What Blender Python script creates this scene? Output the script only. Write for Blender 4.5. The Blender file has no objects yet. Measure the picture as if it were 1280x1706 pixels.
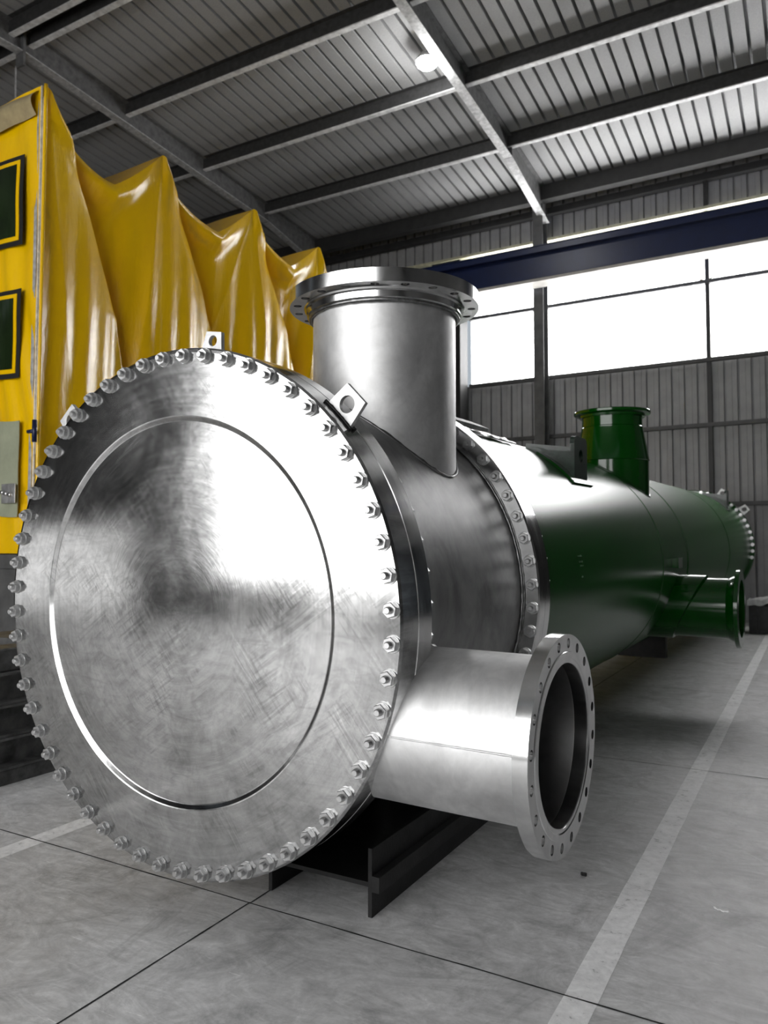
import bpy, bmesh, math, random
from mathutils import Vector, Matrix, noise
PI = math.pi
D = bpy.data
COL = bpy.context.scene.collection
rnd = random.Random(7)

# ------------------------------------------------------------------ materials
def newmat(name):
    m = D.materials.new(name); m.use_nodes = True
    nt = m.node_tree; b = nt.nodes['Principled BSDF']
    return m, nt, b
def N(nt, t, **kw):
    n = nt.nodes.new(t)
    for k, v in kw.items():
        if k in n.inputs: n.inputs[k].default_value = v
        else: setattr(n, k, v)
    return n
def coords(nt, scale=(1, 1, 1), kind='Object'):
    tc = N(nt, 'ShaderNodeTexCoord'); mp = N(nt, 'ShaderNodeMapping')
    mp.inputs['Scale'].default_value = scale
    nt.links.new(tc.outputs[kind], mp.inputs['Vector']); return mp.outputs['Vector']
def ntex(nt, vec, scale, detail=5, rough=.6, dist=0):
    n = N(nt, 'ShaderNodeTexNoise'); n.inputs['Scale'].default_value = scale
    n.inputs['Detail'].default_value = detail; n.inputs['Roughness'].default_value = rough
    n.inputs['Distortion'].default_value = dist
    nt.links.new(vec, n.inputs['Vector']); return n.outputs['Fac']
def ramp(nt, fac, stops):
    r = N(nt, 'ShaderNodeValToRGB'); e = r.color_ramp.elements
    while len(e) < len(stops): e.new(.5)
    for i, (p, c) in enumerate(stops):
        e[i].position = p; e[i].color = (c, c, c, 1) if isinstance(c, (int, float)) else (*c, 1)
    nt.links.new(fac, r.inputs['Fac']); return r.outputs['Color']
def mix(nt, fac, a, b, mode='MIX'):
    m = N(nt, 'ShaderNodeMix', data_type='RGBA', blend_type=mode)
    for q, s, v in ((0, m.inputs[0], fac), (6, m.inputs[6], a), (7, m.inputs[7], b)):
        if hasattr(v, 'links'): nt.links.new(v, s)
        elif isinstance(v, tuple): s.default_value = (*v, 1) if len(v) == 3 else v
        else: s.default_value = v if q == 0 else (v, v, v, 1)
    return m.outputs[2]
def bump(nt, b, h, strength=.2, dist=.01):
    n = N(nt, 'ShaderNodeBump'); n.inputs['Strength'].default_value = strength
    n.inputs['Distance'].default_value = dist
    nt.links.new(h, n.inputs['Height']); nt.links.new(n.outputs['Normal'], b.inputs['Normal'])
def math_(nt, op, a, b=None, c=None):
    n = N(nt, 'ShaderNodeMath', operation=op)
    for i, v in enumerate((a, b, c)):
        if v is None: continue
        if hasattr(v, 'links'): nt.links.new(v, n.inputs[i])
        else: n.inputs[i].default_value = v
    return n.outputs[0]
def simple(name, col, rough=.5, metal=0., noise_amt=.25, scale=8, bumpy=0, coat=0, spec=.5):
    m, nt, b = newmat(name)
    if isinstance(col, (int, float)): col = (col, col, col)
    v = coords(nt)
    f = ntex(nt, v, scale)
    lo = tuple(c * (1 - noise_amt) for c in col); hi = tuple(min(1, c * (1 + noise_amt)) for c in col)
    nt.links.new(ramp(nt, f, [(.3, lo), (.7, hi)]), b.inputs['Base Color'])
    b.inputs['Roughness'].default_value = rough; b.inputs['Metallic'].default_value = metal
    b.inputs['Coat Weight'].default_value = coat; b.inputs['Specular IOR Level'].default_value = spec
    if bumpy: bump(nt, b, ntex(nt, v, scale * 6), bumpy, .004)
    return m

def turned_steel(name, base=.74, r0=.2, r1=.38, aniso=.75, smudge=.5, dark=.5):
    # plate turned on a lathe: fine circular tool marks round the local Y axis, handling smudges over them
    m, nt, b = newmat(name)
    tc = N(nt, 'ShaderNodeTexCoord'); sp = N(nt, 'ShaderNodeSeparateXYZ')
    nt.links.new(tc.outputs['Object'], sp.inputs[0])
    x, z = sp.outputs['X'], sp.outputs['Z']
    rad = math_(nt, 'SQRT', math_(nt, 'ADD', math_(nt, 'MULTIPLY', x, x), math_(nt, 'MULTIPLY', z, z)))
    inv = math_(nt, 'DIVIDE', 1.0, math_(nt, 'MAXIMUM', rad, .02))
    cx, cz = math_(nt, 'MULTIPLY', x, inv), math_(nt, 'MULTIPLY', z, inv)
    cb = N(nt, 'ShaderNodeCombineXYZ')
    nt.links.new(math_(nt, 'MULTIPLY', cx, .9), cb.inputs[0]); nt.links.new(math_(nt, 'MULTIPLY', cz, .9), cb.inputs[2])
    nt.links.new(math_(nt, 'MULTIPLY', rad, 22), cb.inputs[1])
    rings = ntex(nt, cb.outputs[0], 3.0, 6, .65)
    ob = coords(nt)
    cloud = ntex(nt, ob, 2.2, 8, .62, .6)
    st = ntex(nt, coords(nt, (2.5, 1, 9)), 2.0, 8, .7, 1.2)
    blot = ramp(nt, cloud, [(.38, 1 - dark), (.62, 1.0)])
    col = mix(nt, smudge, mix(nt, 1.0, base, ramp(nt, rings, [(.3, .8), (.7, 1.0)]), 'MULTIPLY'), blot, 'MULTIPLY')
    col = mix(nt, .3, col, ramp(nt, st, [(.35, .4), (.55, 1.)]), 'MULTIPLY')
    # wiped smears and hairline scratches in crossing directions
    for rz, sc_ in ((.6, 1.), (-.9, 1.3)):
        mp = N(nt, 'ShaderNodeMapping'); mp.inputs['Scale'].default_value = (1.8 * sc_, 1, 24 * sc_)
        mr = N(nt, 'ShaderNodeMapping'); mr.inputs['Rotation'].default_value = (0, rz, 0)
        nt.links.new(tc.outputs['Object'], mr.inputs['Vector']); nt.links.new(mr.outputs[0], mp.inputs['Vector'])
        hs = ntex(nt, mp.outputs[0], 2.2, 4, .6, .5)
        gate = ramp(nt, ntex(nt, ob, 2.9 * sc_, 4, .6, 1.), [(.50, 0.), (.62, 1.)])
        col = mix(nt, math_(nt, 'MULTIPLY', gate, .42), col, mix(nt, 1., col, ramp(nt, hs, [(.42, .45), (.52, 1.), (.64, 1.0), (.68, 1.5)]), 'MULTIPLY'))
    fine = ntex(nt, ob, 9, 10, .75, 1.4)
    col = mix(nt, .5, col, ramp(nt, fine, [(.36, .62), (.55, 1.)]), 'MULTIPLY')
    nt.links.new(col, b.inputs['Base Color'])
    b.inputs['Metallic'].default_value = 1
    rr = math_(nt, 'MULTIPLY_ADD', math_(nt, 'ADD', math_(nt, 'MULTIPLY', rings, .15), math_(nt, 'MULTIPLY', cloud, .85)), (r1 - r0) * 2, r0 - (r1 - r0) * .5)
    nt.links.new(rr, b.inputs['Roughness'])
    if aniso:
        tg = N(nt, 'ShaderNodeTangent', direction_type='RADIAL', axis='Y')
        nt.links.new(tg.outputs[0], b.inputs['Tangent']); b.inputs['Anisotropic'].default_value = aniso
    # hair scratches
    sc = ntex(nt, coords(nt, (6, 1, 60)), 1.5, 2, .5, .3)
    bump(nt, b, math_(nt, 'ADD', math_(nt, 'MULTIPLY', rings, 1.), math_(nt, 'MULTIPLY', sc, .1)), .06, .002)
    return m

def rolled_steel(name, base=.62, r0=.28, r1=.45, stretch=(1.2, 1.2, 5), dark=.55, amt=.6, bmp=.08):
    m, nt, b = newmat(name)
    v = coords(nt, stretch)
    c1 = ntex(nt, v, 2.4, 9, .62, .8); c2 = ntex(nt, coords(nt), 14, 6, .6, .5)
    c3 = ntex(nt, coords(nt), 1.3, 4, .5)
    col = mix(nt, amt, base, ramp(nt, c1, [(.36, 1 - dark), (.6, 1.)]), 'MULTIPLY')
    col = mix(nt, .4, col, ramp(nt, c2, [(.3, .65), (.6, 1.)]), 'MULTIPLY')
    nt.links.new(col, b.inputs['Base Color'])
    b.inputs['Metallic'].default_value = 1
    nt.links.new(math_(nt, 'MULTIPLY_ADD', c1, (r1 - r0) * 2, r0 - (r1 - r0) * .5), b.inputs['Roughness'])
    bump(nt, b, math_(nt, 'ADD', c3, math_(nt, 'MULTIPLY', c2, .1)), bmp, .01)
    return m

M = {}
M['cover'] = turned_steel('turned_cover_steel', .84, .09, .18, .28, .6, .55)
M['rim'] = rolled_steel('machined_rim_steel', .78, .10, .22, (1, 6, 1), .4, .35, .02)
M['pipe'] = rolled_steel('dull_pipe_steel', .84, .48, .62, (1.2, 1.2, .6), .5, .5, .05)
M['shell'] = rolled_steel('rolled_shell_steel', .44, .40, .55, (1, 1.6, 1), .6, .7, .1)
M['weld'] = rolled_steel('weld_bead_steel', .32, .3, .45, (9, 9, 9), .6, .7, .5)
M['bolt'] = rolled_steel('zinc_bolt_steel', .72, .25, .35, (9, 9, 9), .3, .3, .0)
M['inner'] = rolled_steel('bore_steel', .50, .3, .45, (1, 1, 1), .5, .5, .05)
M['gasket'] = simple('gasket_black', .012, .7)
M['black_steel'] = simple('mill_scale_steel', .014, .5, .4, .5, 12, .2)
M['stack_steel'] = simple('stock_beam_steel', .09, .55, .3, .6, 9, .3)
M['lip'] = simple('painted_lit_lip', .62, .5, .1, .3, 10)  # light along the purlin's lower edge put into its colour
M['galv'] = simple('painted_lit_flange_steel', .48, .5, .35, .35, 14)
M['rafter'] = simple('rafter_grey_steel', .13, .5, .2, .35, 10)
M['purlin'] = simple('shaded_purlin_steel', .05, .45, .3, .3, 12)
M['column'] = simple('painted_column_grey', .085, .5, 0, .3, 5)
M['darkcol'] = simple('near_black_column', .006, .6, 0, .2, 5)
M['roof'] = simple('roof_sheet_steel', .30, .5, .0, .14, 60)
M['wall'] = simple('wall_sheet_grey', .32, .5, .0, .12, 3)
M['girt'] = simple('girt_dark_steel', .07, .5, .2, .2, 6)
M['gutter'] = simple('eave_beam_dark', .035, .5, .2, .2, 6)
M['cream'] = simple('cream_rail_paint', (.50, .48, .33), .5)
M['blue'] = simple('crane_blue_paint', (.004, .012, .058), .38, 0, .15, 3)
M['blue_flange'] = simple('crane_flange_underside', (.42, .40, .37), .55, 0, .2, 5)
M['navy'] = simple('navy_valve_paint', (.005, .01, .05), .35)
M['crate'] = simple('grey_crate_paint', .06, .6, 0, .4, 6)
M['rust'] = simple('rust_primer', (.16, .022, .008), .6, 0, .4, 8)
M['film'] = simple('clear_wrap_film', .75, .25, 0, .25, 10, .3)
M['paper'] = simple('white_flake', .85, .7)
M['lumpblack'] = simple('black_rubber', .01, .8)
M['darkgreenplate'] = simple('bracket_green_paint', (.008, .03, .016), .3, 0, .5, 14, .2, .3)

# glossy green tank enamel
m, nt, b = newmat('green_tank_enamel'); M['green'] = m
v = coords(nt, (1, .5, 1))
f = ntex(nt, v, 2.2, 6, .6)
nt.links.new(ramp(nt, f, [(.3, (.0015, .075, .003)), (.7, (.002, .098, .004))]), b.inputs['Base Color'])
nt.links.new(math_(nt, 'MULTIPLY_ADD', ntex(nt, coords(nt, (2, .4, 2)), 3, 6, .7), .03, .25), b.inputs['Roughness'])
b.inputs['Coat Weight'].default_value = .0; b.inputs['Coat Roughness'].default_value = .16
b.inputs['Specular IOR Level'].default_value = .22
bump(nt, b, ntex(nt, coords(nt), 2, 2, .5), .012, .01)
m, nt, b = newmat('green_nozzle_enamel'); M['green2'] = m
nt.links.new(ramp(nt, ntex(nt, coords(nt), 5), [(.3, (.001, .050, .002)), (.7, (.002, .065, .003))]), b.inputs['Base Color'])
b.inputs['Roughness'].default_value = .12; b.inputs['Specular IOR Level'].default_value = .6

# yellow tarpaulin
m, nt, b = newmat('yellow_pvc_tarp'); M['tarp'] = m
v = coords(nt)
f = ntex(nt, coords(nt, (1, .8, .35)), 1.3, 5, .55, .8)
g = ntex(nt, v, 9, 8, .7, .6)
base = ramp(nt, f, [(.34, (.94, .57, .0)), (.58, (.86, .50, .002)), (.72, (.48, .30, .03))])  # brown patches paint the roof's dull reflection into the yellow
dirt = ramp(nt, g, [(.64, 0.), (.74, .7)])
spot = ramp(nt, ntex(nt, coords(nt, (1, 1, .6)), 1.7, 3, .5), [(.56, 0.), (.66, 1.)])
dm = math_(nt, 'MULTIPLY', dirt, spot)
nt.links.new(mix(nt, dm, base, (.16, .10, .03)), b.inputs['Base Color'])
b.inputs['Roughness'].default_value = .24; b.inputs['Specular IOR Level'].default_value = .6
bump(nt, b, ntex(nt, coords(nt, (1, 3, .7)), 4, 5, .6, .8), .25, .03)
M['tarp_seam'] = simple('tarp_zip_strip', (.62, .56, .45), .25, 0, .3, 20)
M['tarp_border'] = simple('black_velcro_border', .006, .7, 0, .3, 30)
M['tarp_flap'] = simple('greyed_tarp_flap', (.36, .29, .16), .35, 0, .3, 5)
M['tarp_pane'] = simple('dark_green_film_window', (.012, .022, .008), .12, 0, .6, 2)
M['tarp_patch'] = simple('pale_green_patch', (.33, .35, .25), .4, 0, .15, 6)

# concrete floor
m, nt, b = newmat('worn_concrete'); M['floor'] = m
v = coords(nt)
a1 = ntex(nt, v, .9, 9, .65, .6); a2 = ntex(nt, v, 5, 9, .7, 1.2); a3 = ntex(nt, v, 70, 4, .6)
sw = ntex(nt, coords(nt, (1, 2.2, 1)), 3.2, 10, .72, 3.2)
c = ramp(nt, a1, [(.3, .46), (.7, .64)])
c = mix(nt, .7, c, ramp(nt, a2, [(.28, .62), (.5, .95), (.75, 1.25)]), 'MULTIPLY')
c = mix(nt, .85, c, ramp(nt, sw, [(.3, .7), (.5, 1.), (.72, 1.35)]), 'MULTIPLY')
c = mix(nt, .25, c, ramp(nt, a3, [(.3, .75), (.7, 1.2)]), 'MULTIPLY')
pt = ntex(nt, coords(nt, (1, .7, 1)), 1.9, 10, .78, 2.2)
c = mix(nt, .8, c, ramp(nt, pt, [(.34, .62), (.48, 1.), (.60, 1.), (.70, 1.35)]), 'MULTIPLY')
sc_ = ntex(nt, coords(nt, (3, 40, 1)), 1.1, 3, .5, 2.5)
c = mix(nt, .6, c, ramp(nt, sc_, [(.69, 1.), (.72, 1.5)]), 'MULTIPLY')
nt.links.new(c, b.inputs['Base Color'])
nt.links.new(ramp(nt, a2, [(.3, .42), (.7, .62)]), b.inputs['Roughness'])
bump(nt, b, math_(nt, 'ADD', a2, math_(nt, 'MULTIPLY', a3, .3)), .15, .004)
m, nt, b = newmat('worn_floor_paint'); M['line'] = m
v = coords(nt)
a2 = ntex(nt, v, 6, 9, .7, 1.); a3 = ntex(nt, v, 28, 6, .7, .6)
c = mix(nt, .6, ramp(nt, a2, [(.3, .72), (.6, .92)]), ramp(nt, a3, [(.3, .75), (.6, 1.1)]), 'MULTIPLY')
wear = ramp(nt, math_(nt, 'MULTIPLY', a3, math_(nt, 'ADD', a2, .45)), [(.32, .6), (.36, 0.)])
c = mix(nt, wear, c, (.16, .16, .16))
nt.links.new(c, b.inputs['Base Color']); b.inputs['Roughness'].default_value = .55
M['joint'] = simple('floor_joint_dark', .012, .9)

def emis(name, col, s):
    m, nt, b = newmat(name)
    b.inputs['Base Color'].default_value = (*col, 1); b.inputs['Emission Color'].default_value = (*col, 1)
    b.inputs['Emission Strength'].default_value = s; b.inputs['Roughness'].default_value = .5
    return m
M['daylight'] = emis('daylit_translucent_sheet', (1, 1, 1), 6.5)
M['daylight_hi'] = emis('daylit_door_sheet', (1, 1, 1), 3.4)
M['glow_panel'] = emis('added_glow_sheet', (1, 1, 1), .75)
M['lamp'] = emis('lit_lamp_lens', (1, 1, 1), 60)

# ------------------------------------------------------------------ object helpers
def link(name, me, mat, parent=None, smooth=False):
    o = D.objects.new(name, me); COL.objects.link(o)
    if mat is not None:
        for mm in (mat if isinstance(mat, (list, tuple)) else [mat]): me.materials.append(mm)
    if parent is not None: o.parent = parent
    if smooth: me.shade_smooth()
    return o
def from_bm(name, bm, mat, parent=None, smooth=False, angle=None):
    me = D.meshes.new(name)
    bmesh.ops.recalc_face_normals(bm, faces=bm.faces[:])
    if smooth:
        for f in bm.faces: f.smooth = True
        if angle is not None:
            for e in bm.edges:
                if len(e.link_faces) == 2 and e.calc_face_angle(0) > angle: e.smooth = False
    bm.to_mesh(me); bm.free()
    return link(name, me, mat, parent)
def tag(o, label=None, cat=None, group=None, kind=None):
    if label: o['label'] = label
    if cat: o['category'] = cat
    if group: o['group'] = group
    if kind: o['kind'] = kind
    return o
def empty(name, loc=(0, 0, 0)):
    o = D.objects.new(name, None); COL.objects.link(o); o.location = loc; return o
def box(bm, x0, x1, y0, y1, z0, z1, mi=0, bev=0):
    t = bmesh.new()
    bmesh.ops.create_cube(t, size=1)
    bmesh.ops.scale(t, vec=(x1 - x0, y1 - y0, z1 - z0), verts=t.verts)
    bmesh.ops.translate(t, vec=((x0 + x1) / 2, (y0 + y1) / 2, (z0 + z1) / 2), verts=t.verts)
    if bev: bmesh.ops.bevel(t, geom=t.edges[:], offset=bev, segments=2, affect='EDGES', profile=.5)
    for f in t.faces: f.material_index = mi
    me = D.meshes.new('t'); t.to_mesh(me); t.free(); bm.from_mesh(me); D.meshes.remove(me)
def B(name, dims, mat, parent=None, bev=.003):
    bm = bmesh.new(); box(bm, *dims, bev=bev); return from_bm(name, bm, mat, parent)
def lathe(prof, n=96, axis='Y', centre=(0, 0), closed=False, a0=0, a1=2 * PI):
    # prof: list of (radius, along). returns bm revolved round the axis
    bm = bmesh.new(); full = abs(a1 - a0 - 2 * PI) < 1e-6
    rows = []
    for k in range(n if full else n + 1):
        a = a0 + (a1 - a0) * k / n; ca, sa = math.cos(a), math.sin(a); row = []
        for r, t in prof:
            if axis == 'Y': p = (r * ca + centre[0], t, r * sa + centre[1])
            elif axis == 'Z': p = (r * ca + centre[0], r * sa + centre[1], t)
            else: p = (t, r * ca + centre[0], r * sa + centre[1])
            row.append(bm.verts.new(p))
        rows.append(row)
    m_ = len(prof)
    for k in range(n):
        A, Bq = rows[k], rows[(k + 1) % len(rows)]
        for i in range(m_ if closed else m_ - 1):
            j = (i + 1) % m_
            bm.faces.new((A[i], A[j], Bq[j], Bq[i]))
    bmesh.ops.remove_doubles(bm, verts=bm.verts[:], dist=1e-5)
    return bm
def tube(path, r, n=8, closed=False, jitter=0):
    bm = bmesh.new(); rows = []; L = len(path); pts = [Vector(p) for p in path]
    for i, p in enumerate(pts):
        if closed: d = pts[(i + 1) % L] - pts[i - 1]
        else: d = pts[min(i + 1, L - 1)] - pts[max(i - 1, 0)]
        d.normalize()
        u = d.cross(Vector((.31, .22, .92))).normalized(); w = d.cross(u)
        rr = (r[i] if isinstance(r, list) else r) * (1 + jitter * rnd.uniform(-1, 1))
        rows.append([bm.verts.new(p + rr * (math.cos(2 * PI * k / n) * u + math.sin(2 * PI * k / n) * w)) for k in range(n)])
    for i in range(L if closed else L - 1):
        A, Bq = rows[i], rows[(i + 1) % L]
        for k in range(n): bm.faces.new((A[k], A[(k + 1) % n], Bq[(k + 1) % n], Bq[k]))
    if not closed:
        bm.faces.new(rows[0]); bm.faces.new(rows[-1])
    return bm
def prism(poly, axis, a, b_, holes=None):
    # extrude a 2-D polygon. axis Y: poly is (x,z); axis X: (y,z); axis Z: (x,y)
    bm = bmesh.new()
    def P(p, t):
        return (p[0], t, p[1]) if axis == 'Y' else (t, p[0], p[1]) if axis == 'X' else (p[0], p[1], t)
    A = [bm.verts.new(P(p, a)) for p in poly]; C = [bm.verts.new(P(p, b_)) for p in poly]
    bm.faces.new(A); bm.faces.new(C[::-1])
    for i in range(len(poly)):
        j = (i + 1) % len(poly); bm.faces.new((A[i], A[j], C[j], C[i]))
    return bm
def holed_plate(outer, hole, t0, t1):
    """plate in local x/z with a hole; outer & hole same-length loops of (x,z); thickness along y"""
    bm = bmesh.new(); n = len(outer)
    vs = [[bm.verts.new((p[0], t, p[1])) for p in L] for t in (t0, t1) for L in (outer, hole)]
    for k in range(n):
        j = (k + 1) % n
        bm.faces.new((vs[0][k], vs[0][j], vs[1][j], vs[1][k])); bm.faces.new((vs[2][k], vs[3][k], vs[3][j], vs[2][j]))
        bm.faces.new((vs[0][k], vs[2][k], vs[2][j], vs[0][j])); bm.faces.new((vs[1][k], vs[1][j], vs[3][j], vs[3][k]))
    return bm

# ------------------------------------------------------------------ THE VESSEL
FZ = 1.162
AX = ((0.9997070950917393, 0.02198926262588235, 0.010109221157244077),
      (-0.021758298435765305, 0.9995119375401068, -0.022415690129943953),
      (-0.010597191723106206, 0.022189165013390372, 0.9996976245263326))
RT = Matrix([list(r) + [0] for r in AX] + [[0, 0, 0, 1]])
V = empty('pressure_vessel'); V.matrix_world = Matrix.Translation((0, 0, FZ)) @ RT
tag(V, 'long horizontal bolted steel vessel, bare stainless front section and glossy green body', 'vessel')
RS, RG, RF, RB = .93, .955, 1.018, .985
# cover plate with a recessed centre disc
prof = [(0, .031), (.3, .031), (.6, .031), (.736, .031), (.740, .0300), (.753, .0208), (.7575, .0195), (.775, .0195),
        (.9, .0195), (1.0, .0195), (1.010, .0205), (RF, .0285), (RF, .1285), (1.012, .1295), (0, .1295)]
cover = from_bm('cover_plate', lathe(prof, 192), M['cover'], V, True, .09)
cover['label'] = 'round turned cover plate with recessed centre disc'
from_bm('gasket', lathe([(1.009, .1295), (1.009, .1335), (.93, .1335), (.93, .1295)], 128, closed=True), M['gasket'], V)
from_bm('flange', lathe([(.90, .1335), (1.012, .1335), (RF, .1365), (RF, .228), (1.013, .232), (.962, .232), (.945, .245), (.935, .27), (.90, .27)], 192, closed=True), M['rim'], V, True, .4)

# one bolt: stud along Y with nut and washer at both ends
def bolt_mesh(name, t_face, t_back, both=True):
    bm = bmesh.new()
    def add(b2):
        me = D.meshes.new('t'); b2.to_mesh(me); b2.free(); bm.from_mesh(me); D.meshes.remove(me)
    def end(s, t):
        add(lathe([(0, t), (.030, t), (.030, t + s * .004), (.029, t + s * .005), (0, t + s * .005)], 24))
        t2 = t + s * .005
        rot = rnd.uniform(0, 1)
        prof = [(0, t2), (.0262, t2), (.0270, t2 + s * .0015), (.0270, t2 + s * .0175), (.0245, t2 + s * .020), (0, t2 + s * .020)]
        add(lathe(prof, 6, a0=rot, a1=rot + 2 * PI))
        t3 = t2 + s * .020
        pf = []
        for i in range(4): pf += [(.0128, t3 + s * (i * .0032)), (.0116, t3 + s * (i * .0032 + .0016))]
        pf += [(.0124, t3 + s * .0128), (.0095, t3 + s * .016), (0, t3 + s * .016)]
        add(lathe([(0, t3 - s * .002)] + pf, 14))
    end(-1, t_face)
    if both:
        end(1, t_back)
        add(lathe([(0, t_face - .012), (.0115, t_face - .012), (.0115, t_back + .012), (0, t_back + .012)], 12))
    me = D.meshes.new(name); bmesh.ops.recalc_face_normals(bm, faces=bm.faces[:]); bm.to_mesh(me); bm.free()
    me.materials.append(M['bolt']); return me
NB = 56; PH = PI / 2 - .1808 + .0106
def bolts(parent, me, ks, sub=None):
    for k in ks:
        a = PH - 2 * PI * k / NB
        o = D.objects.new('bolt', me); COL.objects.link(o); o.parent = parent
        o.location = (RB * math.cos(a), 0, RB * math.sin(a))
bm_front = bolt_mesh('bolt', .0195, .232)
bolts(cover, bm_front, range(NB))

# lifting lugs on the cover rim
def sq_loop(w0, w1, h, n=40):
    # trapezoid outline sampled against a round hole, base on z=0
    out, hol = [], []
    c = (0, h * .50); r = h * .30
    cor = [(w0 / 2, -.01), (w1 / 2, h), (-w1 / 2, h), (-w0 / 2, -.01)]
    for k in range(n):
        a = 2 * PI * k / n; d = (math.cos(a), math.sin(a))
        best = 9
        for i in range(4):
            p, q = cor[i], cor[(i + 1) % 4]; ex, ez = q[0] - p[0], q[1] - p[1]
            den = d[0] * ez - d[1] * ex
            if abs(den) < 1e-9: continue
            t = ((p[0] - c[0]) * ez - (p[1] - c[1]) * ex) / den
            u = ((p[0] - c[0]) * d[1] - (p[1] - c[1]) * d[0]) / den
            if t > 0 and -1e-6 <= u <= 1 + 1e-6: best = min(best, t)
        out.append((c[0] + d[0] * best, c[1] + d[1] * best)); hol.append((c[0] + d[0] * r, c[1] + d[1] * r))
    for p in cor:      # snap the nearest sample to each true corner
        i = min(range(n), key=lambda i: (out[i][0] - p[0]) ** 2 + (out[i][1] - p[1]) ** 2); out[i] = p
    return out, hol
def lug(parent, ang, y, w0, w1, h, R=RF, t=.018, mat=None):
    o_, h_ = sq_loop(w0, w1, h); bm = holed_plate(o_, h_, y - t / 2, y + t / 2)
    a = math.radians(ang)
    rot = Matrix.Rotation(-(a - PI / 2), 4, 'Y') 
    bmesh.ops.transform(bm, matrix=rot @ Matrix.Translation((0, 0, R - .003)), verts=bm.verts)
    return from_bm('lifting_lug', bm, mat or M['lugsteel'], parent)
M['lugsteel'] = rolled_steel('lug_plate_steel', .72, .4, .55, (6, 6, 6), .5, .5, .3)
lug(cover, 80.6, .06, .105, .075, .07)
for ang in (44.3, 131.5):
    lug(cover, ang, .095, .135, .105, .105)
    a = math.radians(ang)
    for yy in (.083, .108):
        pts = [((RF + .004) * math.cos(a + t), yy, (RF + .004) * math.sin(a + t)) for t in [(-.075 + .15 * i / 14) for i in range(15)]]
        from_bm('weld_bead', tube(pts, .006, 8, jitter=.25), M['black_steel'], cover, True)

# side and top nozzle data in vessel space
TN = dict(x=.425, y=.914, z=1.325, r=.329)
SN = dict(x=1.454, y=.316, z=-.381, r=.2745)
def shell_bm(R, y0, y1, holes, na=256, ny=120, snap=None):
    bm = bmesh.new(); rows = []
    for j in range(ny + 1):
        y = y0 + (y1 - y0) * j / ny
        rows.append([bm.verts.new((R * math.cos(2 * PI * i / na), y, R * math.sin(2 * PI * i / na))) for i in range(na)])
    for j in range(ny):
        for i in range(na):
            a = 2 * PI * (i + .5) / na; y = y0 + (y1 - y0) * (j + .5) / ny
            x, z = R * math.cos(a), R * math.sin(a)
            if any(h(x, y, z) for h in holes): continue
            bm.faces.new((rows[j][i], rows[j][(i + 1) % na], rows[j + 1][(i + 1) % na], rows[j + 1][i]))
    loose = [v_ for v_ in bm.verts if not v_.link_faces]; bmesh.ops.delete(bm, geom=loose, context='VERTS')
    for v_ in bm.verts:          # round the cut edge of the side opening to the bore
        if v_.is_boundary and snap and v_.co.x > 0 and y0 + .01 < v_.co.y < y1 - .01:
            cy, cz, cr = snap; dy, dz = v_.co.y - cy, v_.co.z - cz; l = math.hypot(dy, dz)
            if l < cr * 1.25:
                v_.co.y = cy + dy / l * cr; v_.co.z = cz + dz / l * cr; v_.co.x = math.sqrt(R * R - v_.co.z ** 2)
    return bm
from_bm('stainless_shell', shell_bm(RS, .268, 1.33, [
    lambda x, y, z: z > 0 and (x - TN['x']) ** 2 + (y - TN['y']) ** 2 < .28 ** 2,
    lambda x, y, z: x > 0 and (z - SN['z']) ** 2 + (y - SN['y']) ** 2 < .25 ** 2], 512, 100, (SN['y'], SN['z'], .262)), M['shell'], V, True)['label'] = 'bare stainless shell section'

def flange_ring(ri, ro, t0, t1, axis, centre, bc, nh, ph, hr, raised=None, n=240, seg=14):
    """flat ring with real through holes: polar grid faces around each hole"""
    bm = bmesh.new()
    def P(r, a, t):
        u, w = r * math.cos(a) , r * math.sin(a)
        return P2(u, w, t)
    def P2(u, w, t):
        if axis == 'X': return (t, centre[0] + u, centre[1] + w)
        return (centre[0] + u, centre[1] + w, t)
    hole_rings = {}
    for side, t in ((0, t0), (1, t1)):
        for h in range(nh):
            ac = ph + 2 * PI * h / nh; a0 = ac - PI / nh; a1 = ac + PI / nh
            # sector boundary loop, sampled counter-clockwise, matched to the hole loop
            K = 32; outer = []; hole = []
            cu, cw = bc * math.cos(ac), bc * math.sin(ac)
            q = 8
            seq = []
            for i in range(q): seq.append((ri + (ro - ri) * i / q, a0))
            for i in range(q): seq.append((ro, a0 + (a1 - a0) * i / q))
            for i in range(q): seq.append((ro + (ri - ro) * i / q, a1))
            for i in range(q): seq.append((ri, a1 + (a0 - a1) * i / q))
            for r, a in seq: outer.append(bm.verts.new(P(r, a, t)))
            for r, a in seq:
                u, w = r * math.cos(a) - cu, r * math.sin(a) - cw; L = math.hypot(u, w)
                hole.append(bm.verts.new(P2(cu + u / L * hr, cw + w / L * hr, t)))
            for i in range(K):
                j = (i + 1) % K; bm.faces.new((outer[i], outer[j], hole[j], hole[i]))
            hole_rings[(side, h)] = hole
    for h in range(nh):
        A, C = hole_rings[(0, h)], hole_rings[(1, h)]
        for i in range(32):
            j = (i + 1) % 32; bm.faces.new((A[i], A[j], C[j], C[i]))
    bmesh.ops.remove_doubles(bm, verts=bm.verts[:], dist=1e-5)
    # rim walls
    for R in (ri, ro):
        for h in range(nh):
            for i in range(8):
                a0 = ph + 2 * PI * h / nh - PI / nh + 2 * PI / nh * i / 8; a1 = a0 + 2 * PI / nh / 8
                bm.faces.new([bm.verts.new(P(R, a, t)) for a, t in ((a0, t0), (a1, t0), (a1, t1), (a0, t1))])
    bmesh.ops.remove_doubles(bm, verts=bm.verts[:], dist=1e-5)
    for f in bm.faces: f.smooth = True
    for e in bm.edges:
        if len(e.link_faces) == 2 and e.calc_face_angle(0) > .5: e.smooth = False
    return bm

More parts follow.
